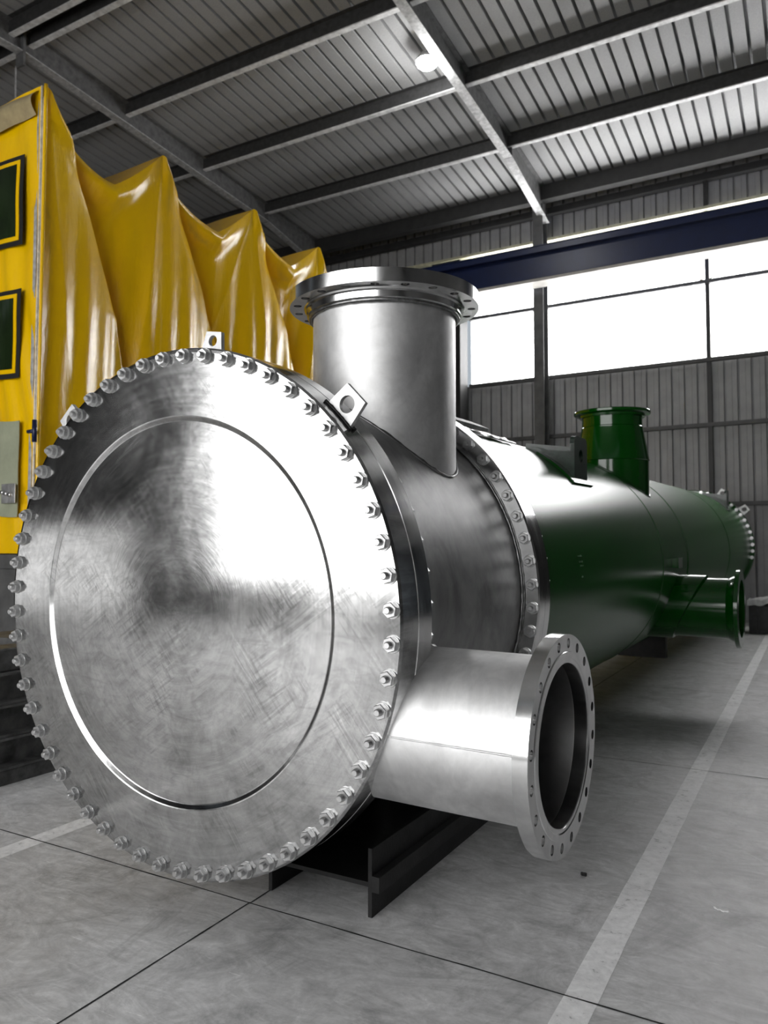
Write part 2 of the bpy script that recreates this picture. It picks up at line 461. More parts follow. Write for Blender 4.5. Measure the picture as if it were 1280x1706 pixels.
# --- top nozzle (axis vertical)
def pipe_to_shell(axis, c0, c1, r, t_end, R, n=96, rows=10, inner=None):
    """cylinder wall from t_end down to where it meets the shell; returns bm and the contact loop"""
    bm = bmesh.new(); cols = []; loop = []
    for k in range(n):
        a = 2 * PI * k / n; u, w = c0 + r * math.cos(a), c1 + r * math.sin(a)
        if axis == 'Z': te = math.sqrt(max(R * R - u * u, 0)) - .004; pt = lambda t: (u, w, t)
        else: te = math.sqrt(max(R * R - w * w, 0)) - .004; pt = lambda t: (t, u, w)
        cols.append([bm.verts.new(pt(t_end + (te - t_end) * i / rows)) for i in range(rows + 1)])
        loop.append(pt(te + .004))
    for k in range(n):
        A, C = cols[k], cols[(k + 1) % n]
        for i in range(rows): bm.faces.new((A[i], A[i + 1], C[i + 1], C[i]))
    return bm, loop
bm, loop = pipe_to_shell('Z', TN['x'], TN['y'], TN['r'], 1.29, RS)
top = from_bm('top_nozzle', bm, M['pipe'], V, True); top['label'] = 'stainless top nozzle pipe'
from_bm('weld_bead', tube(loop, .009, 8, True, .3), M['weld'], top, True)
bm, _ = pipe_to_shell('Z', TN['x'], TN['y'], TN['r'] - .014, 1.29, RS)
from_bm('bore_lining', bm, M['inner'], top, True)
fl = from_bm('nozzle_flange', flange_ring(.315, .436, 1.325, 1.383, 'Z', (TN['x'], TN['y']), .402, 20, 3.285 - .02, .0185), M['rim'], top)
from_bm('flange_hub', lathe([(.315, 1.327), (.372, 1.327), (.368, 1.318), (.360, 1.313), (.356, 1.288), (.350, 1.284), (.315, 1.284)], 128, 'Z', (TN['x'], TN['y']), True), M['rim'], top, True, .4)
cir = lambda r, z, n=110: [(TN['x'] + r * math.cos(2 * PI * k / n), TN['y'] + r * math.sin(2 * PI * k / n), z) for k in range(n)]
from_bm('weld_bead', tube(cir(.340, 1.279), .0095, 8, True, .2), M['weld'], top, True)

# --- side nozzle (axis to the right)
bm, loop = pipe_to_shell('X', SN['y'], SN['z'], SN['r'], 1.42, RS)
side = from_bm('side_nozzle', bm, M['pipe'], V, True); side['label'] = 'stainless side nozzle pipe'
from_bm('weld_bead', tube(loop, .0135, 8, True, .3), M['lugsteel'], side, True)
bm, _ = pipe_to_shell('X', SN['y'], SN['z'], .2605, 1.404, RS)
from_bm('bore_lining', bm, M['inner'], side, True)
cs = (SN['y'], SN['z'])
fl = from_bm('nozzle_flange', flange_ring(.259, .351, 1.406, 1.454, 'X', cs, .3216, 20, 1.427 + .0106, .0165), M['rim'], side)
from_bm('raised_face', lathe([(.258, 1.452), (.296, 1.452), (.294, 1.457), (.276, 1.457), (.272, 1.4545), (.262, 1.4545), (.258, 1.448)], 160, 'X', cs, True), M['rim'], side, True, .3)
from_bm('flange_hub', lathe([(.262, 1.408), (.284, 1.408), (.280, 1.398), (.276, 1.392), (.262, 1.392)], 128, 'X', cs, True), M['pipe'], side, True, .4)
# longitudinal seam of the rolled pipe
a = math.radians(176)
u, w = SN['y'] + (SN['r'] + .0005) * math.cos(a), SN['z'] + (SN['r'] + .0005) * math.sin(a)
from_bm('seam_weld', tube([(t, u, w) for t in [.9 + .5 * i / 30 for i in range(31)]], .0035, 6, jitter=.3), M['pipe'], side, True)

# --- middle joint
mid = from_bm('flange', lathe([(.92, 1.335), (1.01, 1.335), (RF, 1.341), (RF, 1.416), (.92, 1.416)], 192, closed=True), M['rim'], V, True, .4)
mid['label'] = 'stainless ring flange at the middle joint'
from_bm('gasket', lathe([(1.010, 1.416), (1.010, 1.418), (.95, 1.418), (.95, 1.416)], 96, closed=True), M['gasket'], V)
mid2 = from_bm('flange', lathe([(.94, 1.418), (RF, 1.418), (RF, 1.487), (1.012, 1.492), (.94, 1.492)], 192, closed=True), M['rim'], V, True, .4)
mid2['label'] = 'bare steel ring flange of the green body'
bolts(mid, bolt_mesh('bolt', 1.335, 1.492), [k for k in range(NB) if k < 20 or k > 48])
wpts = lambda R, y, n=300, wob=.0: [(R * math.cos(2 * PI * k / n), y + wob * math.sin(k * 1.9), R * math.sin(2 * PI * k / n)) for k in range(n)]
from_bm('weld_bead', tube(wpts(.937, 1.322, 300, .002), .008, 8, True, .25), M['weld'], V, True)
from_bm('weld_bead', tube(wpts(.943, 1.333, 300, .002), .006, 8, True, .25), M['weld'], V, True)
from_bm('weld_bead', tube(wpts(.936, .272), .006, 8, True, .2), M['shell'], V, True)

# --- green body
GT = dict(x=.395, y=5.22); GS = dict(x=1.475, y=5.47, z=-.405)
LF = 12.38
body = from_bm('green_shell', shell_bm(RG, 1.48, LF, [
    lambda x, y, z: x > 0 and (z - GS['z']) ** 2 + (y - GS['y']) ** 2 < .25 ** 2], 256, 360, (GS['y'], GS['z'], .265)), M['green'], V, True)
body['label'] = 'glossy green painted shell'
for y, rr in ((4.66, .005), (5.9, .007), (9.35, .005)):
    from_bm('weld_seam', tube(wpts(RG - .0005, y, 200), rr, 8, True, .05), M['green2'], body, True)
# top green nozzle with reducer
gz = 1.43
gx, gy = GT['x'], GT['y']
bm = lathe([(.331, .60), (.331, .955), (.337, .960), (.335, .968), (.283, 1.262), (.283, 1.275), (.276, 1.282), (.276, 1.375), (.262, 1.375), (.262, .9)], 96, 'Z', (gx, gy))
gt = from_bm('green_top_nozzle', bm, M['green2'], V, True, .5); gt['label'] = 'green top nozzle with cone reducer'
from_bm('nozzle_flange', lathe([(.262, 1.372), (.300, 1.372), (.304, 1.392), (.345, 1.398), (.352, 1.404), (.352, 1.424), (.347, 1.43), (.262, 1.43)], 96, 'Z', (gx, gy), True), M['green2'], gt, True, .5)
loop = [(gx + .335 * math.cos(2 * PI * k / 90), gy + .335 * math.sin(2 * PI * k / 90), math.sqrt(RG ** 2 - (gx + .335 * math.cos(2 * PI * k / 90)) ** 2)) for k in range(90)]
from_bm('weld_bead', tube(loop, .010, 8, True, .1), M['green2'], gt, True)
# side green nozzle: wide mitred sleeve then pipe and flange
bm, loop = pipe_to_shell('X', GS['y'], GS['z'], .275, 1.40, RG)
gs = from_bm('green_side_nozzle', bm, M['green2'], V, True); gs['label'] = 'green side nozzle pipe'
bm, _ = pipe_to_shell('X', GS['y'], GS['z'], .262, 1.455, RG)
from_bm('bore_lining', bm, M['rust'], gs, True)['label'] = 'rust red bore lining'
gc = (GS['y'], GS['z'])
from_bm('nozzle_flange', lathe([(.261, 1.43), (.261, GS['x']), (.350, GS['x']), (.355, GS['x'] - .004), (.355, GS['x'] - .034), (.350, GS['x'] - .038), (.302, GS['x'] - .040), (.296, 1.41), (.285, 1.385), (.275, 1.37), (.268, 1.37)], 96, 'X', gc, True), M['green2'], gs, True, .5)
# sleeve: pipe bigger at the back, cut on a slant
bm = bmesh.new(); cols = []
nn = 96
for k in range(nn):
    a_ = 2 * PI * k / nn; u, w = GS['y'] + .30 * math.cos(a_), GS['z'] + .30 * math.sin(a_)
    te = math.sqrt(RG ** 2 - w * w) - .004
    tf = 1.04 + .15 * math.sin(a_)
    tf = max(tf, te + .03)
    c_ = [bm.verts.new((te + (tf - te) * i / 6, u, w)) for i in range(7)]
    c_.append(bm.verts.new((tf + .012, GS['y'] + .276 * math.cos(a_), GS['z'] + .276 * math.sin(a_)))); cols.append(c_)
for k in range(nn):
    A, C = cols[k], cols[(k + 1) % nn]
    for i in range(7): bm.faces.new((A[i], A[i + 1], C[i + 1], C[i]))
from_bm('mitred_sleeve', bm, M['green2'], gs, True, .6)
# small name plate bracket above the side nozzle
def bracket(parent, y):
    bm = bmesh.new()
    box(bm, RG - .01, RG + .05, y - .02, y - .005, -.03, .055, bev=.002)
    box(bm, RG - .01, RG + .05, y + .16, y + .175, -.03, .055, bev=.002)
    box(bm, RG + .045, RG + .055, y - .03, y + .185, -.035, .060, bev=.002)
    return from_bm('nameplate_bracket', bm, M['green2'], parent)
bracket(body, 5.08)
# shell lifting brackets: pad, upright plate with hole, gusset
def shell_bracket(y0, mat):
    bm = bmesh.new(); prof = []
    a0, a1 = math.radians(60), math.radians(40)
    n = 12
    for s in range(n + 1):
        a_ = a0 + (a1 - a0) * s / n
        for R in (RG - .003, RG + .016):
            for y in (y0 - .10, y0 + .36): bm.verts.new((R * math.cos(a_), y, R * math.sin(a_)))
    bm.verts.ensure_lookup_table(); q = lambda s, i: bm.verts[s * 4 + i]
    for s in range(n):
        for i, j in ((0, 1), (1, 3), (3, 2), (2, 0)): bm.faces.new((q(s, i), q(s, j), q(s + 1, j), q(s + 1, i)))
    bm.faces.new([q(0, i) for i in (0, 1, 3, 2)]); bm.faces.new([q(n, i) for i in (0, 1, 3, 2)])
    pad = from_bm('bracket_pad', bm, M['green2'], body)
    h_ = .30; w_ = .30
    out, hol = [], []
    K = 40; c_ = (0, .17); cor = [(w_ / 2, 0), (w_ / 2, h_ - .03), (w_ / 2 - .03, h_), (-w_ / 2 + .03, h_), (-w_ / 2, h_ - .03), (-w_ / 2, 0)]
    for k in range(K):
        a_ = 2 * PI * k / K; d = (math.cos(a_), math.sin(a_)); best = 9
        for i in range(len(cor)):
            p, r = cor[i], cor[(i + 1) % len(cor)]; ex, ez = r[0] - p[0], r[1] - p[1]; den = d[0] * ez - d[1] * ex
            if abs(den) < 1e-9: continue
            t = ((p[0] - c_[0]) * ez - (p[1] - c_[1]) * ex) / den; u_ = ((p[0] - c_[0]) * d[1] - (p[1] - c_[1]) * d[0]) / den
            if t > 0 and -1e-6 <= u_ <= 1 + 1e-6: best = min(best, t)
        out.append((c_[0] + d[0] * best, c_[1] + d[1] * best)); hol.append((c_[0] + d[0] * .045, c_[1] + d[1] * .045))
    bm = holed_plate(out, hol, -.016, .016)
    bmesh.ops.transform(bm, matrix=Matrix.Translation((.70, y0 + .14, .645)) @ Matrix.Rotation(PI / 2, 4, 'Z'), verts=bm.verts)
    from_bm('lifting_plate', bm, mat, pad)
    zz = lambda x: math.sqrt((RG + .01) ** 2 - x * x)
    poly = [(.69, .65), (.69, .87), (.36, zz(.36) + .02)] + [(x, zz(x) - .01) for x in (.36, .45, .55, .62)]
    from_bm('gusset', prism(poly, 'Y', y0 + .03, y0 + .055), mat, pad)
    return pad
shell_bracket(2.93, M['darkgreenplate']); shell_bracket(11.2, M['darkgreenplate'])
# stencil text on the green shell (unreadable in the photograph: short worn strokes)
M['stencil'] = simple('worn_stencil_paint', (.05, .13, .06), .5, 0, .5, 60)
for row, (a_, L) in enumerate(((9.6, .085), (7.6, .075), (6.2, .07), (2.4, .04))):
    bm = bmesh.new(); aa = math.radians(a_); y = 2.20 + row * .012; x = y; R = RG + .0012; pv = None
    while x < y + L:
        hh = .0015 if rnd.random() < .45 else .006
        for xx in (x, x + .006):
            nv = [bm.verts.new((R * math.cos(aa + t), xx, R * math.sin(aa + t))) for t in (-hh, hh)]
            if pv: bm.faces.new((pv[0], nv[0], nv[1], pv[1]))
            pv = nv
        x += .009
    from_bm('stencil_mark', bm, M['stencil'], body)['label'] = 'faint worn stencil mark'

# --- far joint and head
ff = from_bm('flange', lathe([(.93, LF), (1.005, LF), (RF, LF + .008), (RF, LF + .075), (.93, LF + .075)], 128, closed=True), M['green2'], V, True, .4)
ff['label'] = 'green ring flange at the far end'
from_bm('gasket', lathe([(1.004, LF + .075), (1.004, LF + .083), (.9, LF + .083), (.9, LF + .075)], 96, closed=True), M['gasket'], V)
ff2 = from_bm('end_cover', lathe([(.0, LF + .083), (RF, LF + .083), (RF, LF + .17), (0, LF + .17)], 128), M['rim'], V, True, .4)
ff2['label'] = 'stainless cover at the far end'
bolts(ff, bolt_mesh('bolt', LF, LF + .17), list(range(0, 15)))
lug(ff2, 38, LF + .12, .16, .12, .13); lug(ff2, 62, LF + .12, .16, .12, .13)

# ------------------------------------------------------------------ steel under the vessel
def hbeam(name, label, cat, x0, x1, y0, y1, z0, z1, tf, tw, web='H', mat='black_steel', group=None):
    """web='H': flanges upright at x0/x1 joined by a level web; web='V': level flanges, upright web"""
    bm = bmesh.new()
    if web == 'H':
        box(bm, x0, x0 + tf, y0, y1, z0, z1); box(bm, x1 - tf, x1, y0, y1, z0, z1)
        zc = (z0 + z1) / 2; box(bm, x0 + tf - .001, x1 - tf + .001, y0, y1, zc - tw / 2, zc + tw / 2)
    else:
        box(bm, x0, x1, y0, y1, z0, z0 + tf); box(bm, x0, x1, y0, y1, z1 - tf, z1)
        xc = (x0 + x1) / 2; box(bm, xc - tw / 2, xc + tw / 2, y0, y1, z0 + tf - .001, z1 - tf + .001)
    return tag(from_bm(name, bm, M[mat]), label, cat, group)
sb = empty('support_beam', (.43, .395, 0)); tag(sb, 'dark steel beam on its side on the floor under the front of the vessel', 'beam')
def sbp(name, *d): 
    o = B(name, (d[0] - .43, d[1] - .43, d[2] - .395, d[3] - .395, d[4], d[5]), M['black_steel'], sb, .0015); return o
sbp('beam_flange', .182, .200, .395, 1.28, 0, .2585)
sbp('beam_flange', .657, .675, .395, 2.2, 0, .2585)
sbp('web', .199, .658, .395, 2.2, .113, .131)
sbp('side_bar', .674, .707, .395, 2.2, .096, .156)
# saddles
def saddle(y, label, w=.30):
    zc = FZ + .0222 * y; xc = .022 * y; R = (RS if y < 1.3 else RG) + .004
    pts = [(xc - w, 0.0), (xc + w, 0.0)]
    an = math.asin(w / R)
    arc = [(xc + R * math.sin(an - 2 * an * i / 24), zc - R * math.cos(an - 2 * an * i / 24)) for i in range(25)]
    return tag(from_bm('saddle_support', prism(pts + arc, 'Y', y, y + .14), M['black_steel']), label, 'support')
saddle(4.3, 'black steel saddle under the green body, nearest to the front')
saddle(8.2, 'black steel saddle under the middle of the green body')
saddle(11.7, 'black steel saddle under the far end of the green body')

# ------------------------------------------------------------------ the hall
X0, X1 = -20.5, 9.5; YW = 14.0; YB = -7.0
PITCH = .2435
o = B('floor', (X0, X1, YB - 6, YW + .2, -.2, 0), M['floor'], bev=0); tag(o, kind='structure')
def joint(pts, w, name='trim_1'):
    bm = bmesh.new(); L = []; Rr = []
    n = 160
    for i in range(n + 1):
        t = i / n; x = pts[0][0] + (pts[1][0] - pts[0][0]) * t; y = pts[0][1] + (pts[1][1] - pts[0][1]) * t
        dx, dy = pts[1][0] - pts[0][0], pts[1][1] - pts[0][1]; l = math.hypot(dx, dy); nx, ny = -dy / l, dx / l
        wob = .006 * noise.noise(Vector((x * 3, y * 3, 1))); ww = w * (.6 + .8 * abs(noise.noise(Vector((x * 9, y * 9, 4)))))
        L.append(bm.verts.new((x + nx * (wob + ww), y + ny * (wob + ww), .0012))); Rr.append(bm.verts.new((x + nx * (wob - ww), y + ny * (wob - ww), .0012)))
    for i in range(n): bm.faces.new((L[i], L[i + 1], Rr[i + 1], Rr[i]))
    return from_bm(name, bm, M['joint'])
k_ = 1
for p in (((-9, .30), (9, .235)), ((-9, 3.10), (9, 3.09)), ((.19, .27), (.20, -6)), ((.19, .27), (.19, 13)), ((-9, 6), (9, 6))):
    tag(joint(p, .0045, 'trim_%d' % k_), kind='structure'); k_ += 1
def stripe(x0, x1, y0, y1, label):
    bm = bmesh.new(); n = 120; A = []; C = []
    for i in range(n + 1):
        y = y0 + (y1 - y0) * i / n
        A.append(bm.verts.new((x0 + .003 * noise.noise(Vector((y * 5, 2, 0))), y, .0008))); C.append(bm.verts.new((x1 + .003 * noise.noise(Vector((y * 5, 9, 0))), y, .0008)))
    for i in range(n): bm.faces.new((A[i], C[i], C[i + 1], A[i + 1]))
    tag(from_bm('floor_line', bm, M['line']), label, 'floor marking')
stripe(1.452, 1.556, -4, 12.6, 'worn pale painted floor line to the right of the vessel')
stripe(-1.185, -1.072, -4, 11, 'worn pale painted floor line left of the vessel, beside the stacked beams')

# corrugated sheets (real ribs)
def ribbed(name, x0, x1, z0, z1, y, mat, rib=.030, depth=.07, kind='structure', flip=1):
    bm = bmesh.new(); prev = None; x = x0; pts = []
    n = int((x1 - x0) / PITCH)
    for i in range(n):
        xx = x0 + i * PITCH
        pts += [(xx, 0), (xx + PITCH * .40, 0), (xx + PITCH * .40 + .004, -.008), (xx + PITCH * .46, -.008), (xx + PITCH * .46 + .004, 0), (xx + PITCH - rib - .012, 0), (xx + PITCH - rib, depth), (xx + PITCH - .012, depth)]
    pts.append((x0 + n * PITCH, 0))
    for px_, d in pts:
        a_ = bm.verts.new((px_, y + flip * d, z0)); b_ = bm.verts.new((px_, y + flip * d, z1))
        if prev: bm.faces.new((prev[0], a_, b_, prev[1]))
        prev = (a_, b_)
    return tag(from_bm(name, bm, mat), kind=kind)
XG = X0 + .062
ribbed('wall_back', XG, X1, 0, 5.15, YW, M['wall'])
w_up = ribbed('wall_back_upper', XG, X1, 8.16, 9.3, YW, M['wall'])
win = ribbed('window_1', -4.66, 4.66, 5.10, 8.20, YW + .09, M['daylight'])
ribbed('wall_back_right', 4.4, X1, 5.13, 8.16, YW, M['wall'])
ribbed('wall_back_side', XG, -4.66, 5.13, 8.16, YW, M['wall'])
# roof sheet: slopes both ways from the ridge
RY = 5.14
def zraf(y): return 8.678 + .06 * (13.7 - y) if y >= RY else 8.678 + .06 * (13.7 - RY) - .06 * (RY - y)
bm = bmesh.new(); rows = []
n = int((X1 - XG) / PITCH); ys = [YW + .3, RY, YB]
prof = []
for i in range(n):
    xx = XG + .03 + i * PITCH
    prof += [(xx, 0), (xx + PITCH - .052, 0), (xx + PITCH - .050, .15), (xx + PITCH - .003, .15)]
prof.append((XG + .03 + n * PITCH, 0))
for y in ys: rows.append([bm.verts.new((x, y, zraf(y) + .43 + d)) for x, d in prof])
for j in range(2):
    for i in range(len(prof) - 1): bm.faces.new((rows[j][i], rows[j][i + 1], rows[j + 1][i + 1], rows[j + 1][i]))
tag(from_bm('ceiling', bm, M['roof']), kind='structure')
# purlins: Z section, shade painted into the web, light into the lower lip
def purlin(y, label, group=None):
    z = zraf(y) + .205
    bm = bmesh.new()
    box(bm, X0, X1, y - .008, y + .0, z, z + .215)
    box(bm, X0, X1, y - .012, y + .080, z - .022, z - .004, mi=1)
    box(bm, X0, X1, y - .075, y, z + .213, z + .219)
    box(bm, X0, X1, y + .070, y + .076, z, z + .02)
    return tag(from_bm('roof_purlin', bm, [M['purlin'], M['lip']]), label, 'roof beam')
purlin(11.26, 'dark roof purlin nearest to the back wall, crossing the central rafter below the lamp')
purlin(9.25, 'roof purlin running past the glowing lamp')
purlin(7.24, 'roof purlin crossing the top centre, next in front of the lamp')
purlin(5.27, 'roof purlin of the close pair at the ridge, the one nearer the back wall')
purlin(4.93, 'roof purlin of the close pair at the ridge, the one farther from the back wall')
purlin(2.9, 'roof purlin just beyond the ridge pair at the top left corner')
# eave beam
bm = bmesh.new()
box(bm, X0, X1, 13.25, 13.45, 8.80, 9.12); box(bm, X0, X1, 13.80, 13.95, 8.72, 8.86)
tag(from_bm('eave_beam', bm, M['gutter']), 'dark beam along the top of the back wall under the roof', 'roof beam')
# rafters with a haunch at the column
def rafter(xc, label):
    root = empty('roof_rafter', (xc, 13.6, zraf(13.6))); tag(root, label, 'roof beam')
    L = Matrix.Translation((-xc, -13.6, -zraf(13.6)))
    ys = [13.6, 11.3, RY, YB]; zb = [zraf(13.6) - .26, zraf(11.3), zraf(RY), zraf(YB)]
    w = .082
    bm = bmesh.new()
    for a_, b_, dz, tt, hw in ((0, 0, 0, .016, w), (0, 0, 1, .016, w)):
        rows = []
        for y, z in zip(ys, zb):
            zz = z if dz == 0 else zraf(y) + .40
            rows.append([bm.verts.new((xc + sx * hw, y, zz + sz * tt)) for sx, sz in ((-1, 0), (1, 0), (1, 1), (-1, 1))])
        for i in range(3):
            for k in range(4): bm.faces.new((rows[i][k], rows[i][(k + 1) % 4], rows[i + 1][(k + 1) % 4], rows[i + 1][k]))
        bm.faces.new(rows[0]); bm.faces.new(rows[-1])
        if dz == 0:
            bmesh.ops.transform(bm, matrix=L, verts=bm.verts); from_bm('lower_flange', bm, M['galv'], root); bm = bmesh.new()  # paler than the web: light on the underside put into the colour
    rows = []
    for y, z in zip(ys, zb): rows.append([bm.verts.new(p) for p in ((xc - .006, y, z + .015), (xc + .006, y, z + .015), (xc + .006, y, zraf(y) + .402), (xc - .006, y, zraf(y) + .402))])
    for i in range(3):
        for k in range(4): bm.faces.new((rows[i][k], rows[i][(k + 1) % 4], rows[i + 1][(k + 1) % 4], rows[i + 1][k]))
    # stiffener plates where the haunch starts and at the ridge
    box(bm, xc - w, xc + w, 11.28, 11.30, zraf(11.3), zraf(11.3) + .4)
    box(bm, xc - w - .01, xc + w + .01, RY - .02, RY + .02, zraf(RY) - .22, zraf(RY) + .4)
    bmesh.ops.transform(bm, matrix=L, verts=bm.verts)
    from_bm('web', bm, M['rafter'], root)
    return root
rafter(-2.71, 'light grey roof rafter in the centre, with the lamp hanging beside it')
rafter(-8.51, 'grey roof rafter on the left, running above the yellow tarpaulin')
rafter(-14.3, 'grey roof rafter farthest left, behind the yellow tarpaulin')
def column(x0, x1, y0, y1, ztop, mat, label):
    root = empty('steel_column', ((x0 + x1) / 2, (y0 + y1) / 2, 0)); tag(root, label, 'column')
    cx, cy = (x0 + x1) / 2, (y0 + y1) / 2; t = .016
    B('column_flange', (x0 - cx, x1 - cx, y0 - cy, y0 + t - cy, 0, ztop), M[mat], root)
    B('column_flange', (x0 - cx, x1 - cx, y1 - t - cy, y1 - cy, 0, ztop), M[mat], root)
    B('column_web', (-.008, .008, y0 + t - cy, y1 - t - cy, 0, ztop), M[mat], root, 0)
column(-2.90, -2.68, 13.28, 13.62, 8.75, 'column', 'grey steel column in the back wall under the central rafter')
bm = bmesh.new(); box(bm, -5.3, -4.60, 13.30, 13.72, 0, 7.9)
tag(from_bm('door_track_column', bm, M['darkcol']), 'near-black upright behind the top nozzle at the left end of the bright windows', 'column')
bm = bmesh.new(); box(bm, .42, .50, 13.86, 13.96, 0, 8.9)
tag(from_bm('wall_post', bm, M['gutter']), 'thin dark post in the back wall with two crossing tie rods', 'post')
# girts
for z, lab in ((2.28, 'lowest dark rail across the back wall'), (3.84, 'dark rail across the back wall halfway below the windows'),
               (5.13, 'dark rail along the sill of the bright windows'), (6.69, 'dark rail across the middle of the bright windows')):
    bm = bmesh.new(); box(bm, -4.62 if z > 5 else X0, X1, 13.84, 13.95, z - .04, z + .035)
    tag(from_bm('wall_rail', bm, M['girt']), lab, 'wall rail')
bm = bmesh.new(); box(bm, X0, X1, 13.74, 13.93, 8.10, 8.16)
tag(from_bm('wall_rail', bm, M['cream']), 'cream edged rail along the top of the bright windows', 'wall rail')
# tie rods
for p, q, lab in (((.49, 13.84, 6.70), (1.75, 13.84, 7.62), 'thin tie rod rising right from the window post'), ((.43, 13.84, 6.70), (-.65, 13.84, 7.15), 'thin tie rod rising left from the window post')):
    tag(from_bm('tie_rod', tube([p, q], .012, 6), M['girt']), lab, 'rod')
# blue crane girder
cg = empty('crane_girder', (0, 12.9, 6.83)); tag(cg, 'dark blue crane girder running across in front of the bright windows', 'crane beam')
B('top_flange', (-14, X1, -.17, .17, .78, .80), M['blue'], cg)
B('web', (-14, X1, -.01, .01, .13, .785), M['blue'], cg)
B('box_rail', (-14, X1, -.15, -.01, .66, .785), M['blue'], cg)
B('lower_flange', (-14, X1, -.19, .17, .105, .13), M['blue'], cg)
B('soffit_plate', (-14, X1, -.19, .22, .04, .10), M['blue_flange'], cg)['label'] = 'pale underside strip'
# lamp
lp = empty('high_bay_lamp', (-2.98, 8.35, zraf(8.35) + .1)); tag(lp, 'round glowing high bay lamp beside the central rafter', 'lamp')
bm = bmesh.new(); bmesh.ops.create_uvsphere(bm, u_segments=24, v_segments=12, radius=.17); bmesh.ops.scale(bm, vec=(1, 1, .6), verts=bm.verts)
from_bm('lens', bm, M['lamp'], lp, True)
from_bm('reflector', lathe([(.175, .0), (.18, .03), (.10, .13), (.05, .16), (.05, .24), (0, .24)], 32, 'Z'), M['galv'], lp, True, .5)
# hanging cable top left
tag(from_bm('hanging_cable', tube([(-8.60, 5.12, zraf(RY) - .2), (-8.62, 5.14, 8.4), (-8.66, 5.1, 7.6)], .012, 6), M['galv']), 'thin cable hanging from the rafter above the tarpaulin', 'cable')

# unseen sides of the hall: walls left and right, daylit window behind, added panels
def quad(name, pts, mat, kind='structure'):
    bm = bmesh.new(); bm.faces.new([bm.verts.new(p) for p in pts]); return tag(from_bm(name, bm, mat), kind=kind)
B_ = lambda name, d, mat: tag(B(name, d, mat, bev=0), kind='structure')
B_('added_dark_panel', (3.4, 9.3, YW - .12, YW - .04, 0, 5.05), M['darkcol'])  # unseen dark panel added to deepen reflections in the green shell
B_('wall_left', (X0 - .1, X0, YB, YW, 0, 9.3), M['wall'])
B_('wall_right', (X1, X1 + .1, YB, YW, 0, 9.6), M['girt'])
DX0, DX1, DZ = -6.6, 3.2, 5.4
B_('wall_front', (X0, DX0, YB - .1, YB, 1.5, 8.6), M['darkcol'])
B_('wall_front_left', (X0, -13.5, YB - .1, YB, 0, 1.5), M['darkcol'])
B_('wall_front_middle', (-8.8, DX0, YB - .1, YB, 0, 1.5), M['darkcol'])
B_('added_glow_panel', (-13.5, -8.8, YB - .08, YB - .02, 0, 1.5), M['glow_panel'])  # unseen glowing panel added to brighten the cover's lower left reflection
B_('wall_front_side', (DX1, X1, YB - .1, YB, 0, 8.6), M['wall'])
B_('wall_front_upper', (DX0, DX1, YB - .1, YB, DZ, 8.6), M['wall'])
B_('wall_front_lower', (DX0, DX1, YB - .1, YB, 0, .62), M['wall'])
B_('window_2', (DX0, DX1, YB - .08, YB - .02, .62, DZ), M['daylight_hi'])

# ------------------------------------------------------------------ yellow tarpaulin enclosure
TX = -4.0
posts = [2.31, 3.79, 5.37, 6.83, 8.35]
def top_z(y):
    for i in range(len(posts) - 1):
        if y <= posts[i + 1]:
            v_ = (y - posts[i]) / (posts[i + 1] - posts[i]); break
    else: v_ = 1.
    sag = (.56, .52, .46, .42)[min(i, 3)]
    c_ = .60
    t = (v_ / c_) if v_ < c_ else (1 - v_) / (1 - c_)
    return 5.735 + .012 * (y - 2.31) - sag * (1 - (1 - t) ** (1.6 if v_ < c_ else 1.15)), i, v_
ZB = 1.36
te = empty('tarpaulin_tent', (-5.5, 5.3, ZB)); tag(te, 'tall yellow plastic tarpaulin tent sagging in peaks left of the vessel', 'tent')
TL = Matrix.Translation((5.5, -5.3, -ZB))
def fold_x(y, z):
    zt, i, v_ = top_z(y); h = zt - z
    y0, y1 = posts[i], posts[i + 1]
    dz = max(0.0, 5.80 - z)
    bay = y1 - y0; sy = y - y0
    # right of each pole the cloth opens in a broad panel, breaks into a valley, then climbs to the next pole
    e = min(.05 + .46 * dz, .66 * bay) * (1 + .05 * math.sin(3 * z + 5 * y0)); w_ = .10
    Dp = .27 * min(1., .35 + dz / .9) * min(1., 3.2 * (1 - e / bay))
    if sy < e: q = sy / e; base = -.05 * q ** 2 + .03 * math.sin(PI * q)
    elif sy < e + w_: q = (sy - e) / w_; q = q * q * (3 - 2 * q); base = -.05 - (Dp - .05) * q
    else: q = (sy - e - w_) / (bay - e - w_); base = -Dp * (1 - q ** .85)
    d = base
    m_ = 1 - abs(2 * v_ - 1)
    # long hanging folds, slightly slanted, growing downwards
    g = min(1., h / 1.6)
    d += g * .026 * math.sin(y * 9.5 + .9 * math.sin(z * .55 + y * .8)) * (.4 + .6 * m_)
    d += g * .012 * math.sin(y * 23 + 1.3 * math.sin(z * .7 + 1))
    # creases fanning out of each pole tip
    for yp in (y0, y1):
        th = math.atan2(y - yp, max(.05, dz)); w = math.exp(-abs(y - yp) / .45)
        d += w * min(.045, .03 * dz) * (1 - abs(math.sin(th * 7 + yp))) ** 2
    d += .035 * noise.noise(Vector((y * 1.6, z * .6, 3.)))
    # rolled lip under the sagging edge
    d += (.16 if v_ < .6 else .16 * (1 - v_) / .4) * math.exp(-((h - .12) / .13) ** 2) * (m_ ** .6)
    return TX + d
def grid_bm(fn, nu, nv):
    bm = bmesh.new(); R = [[bm.verts.new(fn(i / nu, j / nv)) for j in range(nv + 1)] for i in range(nu + 1)]
    for i in range(nu):
        for j in range(nv): bm.faces.new((R[i][j], R[i + 1][j], R[i + 1][j + 1], R[i][j + 1]))
    return bm
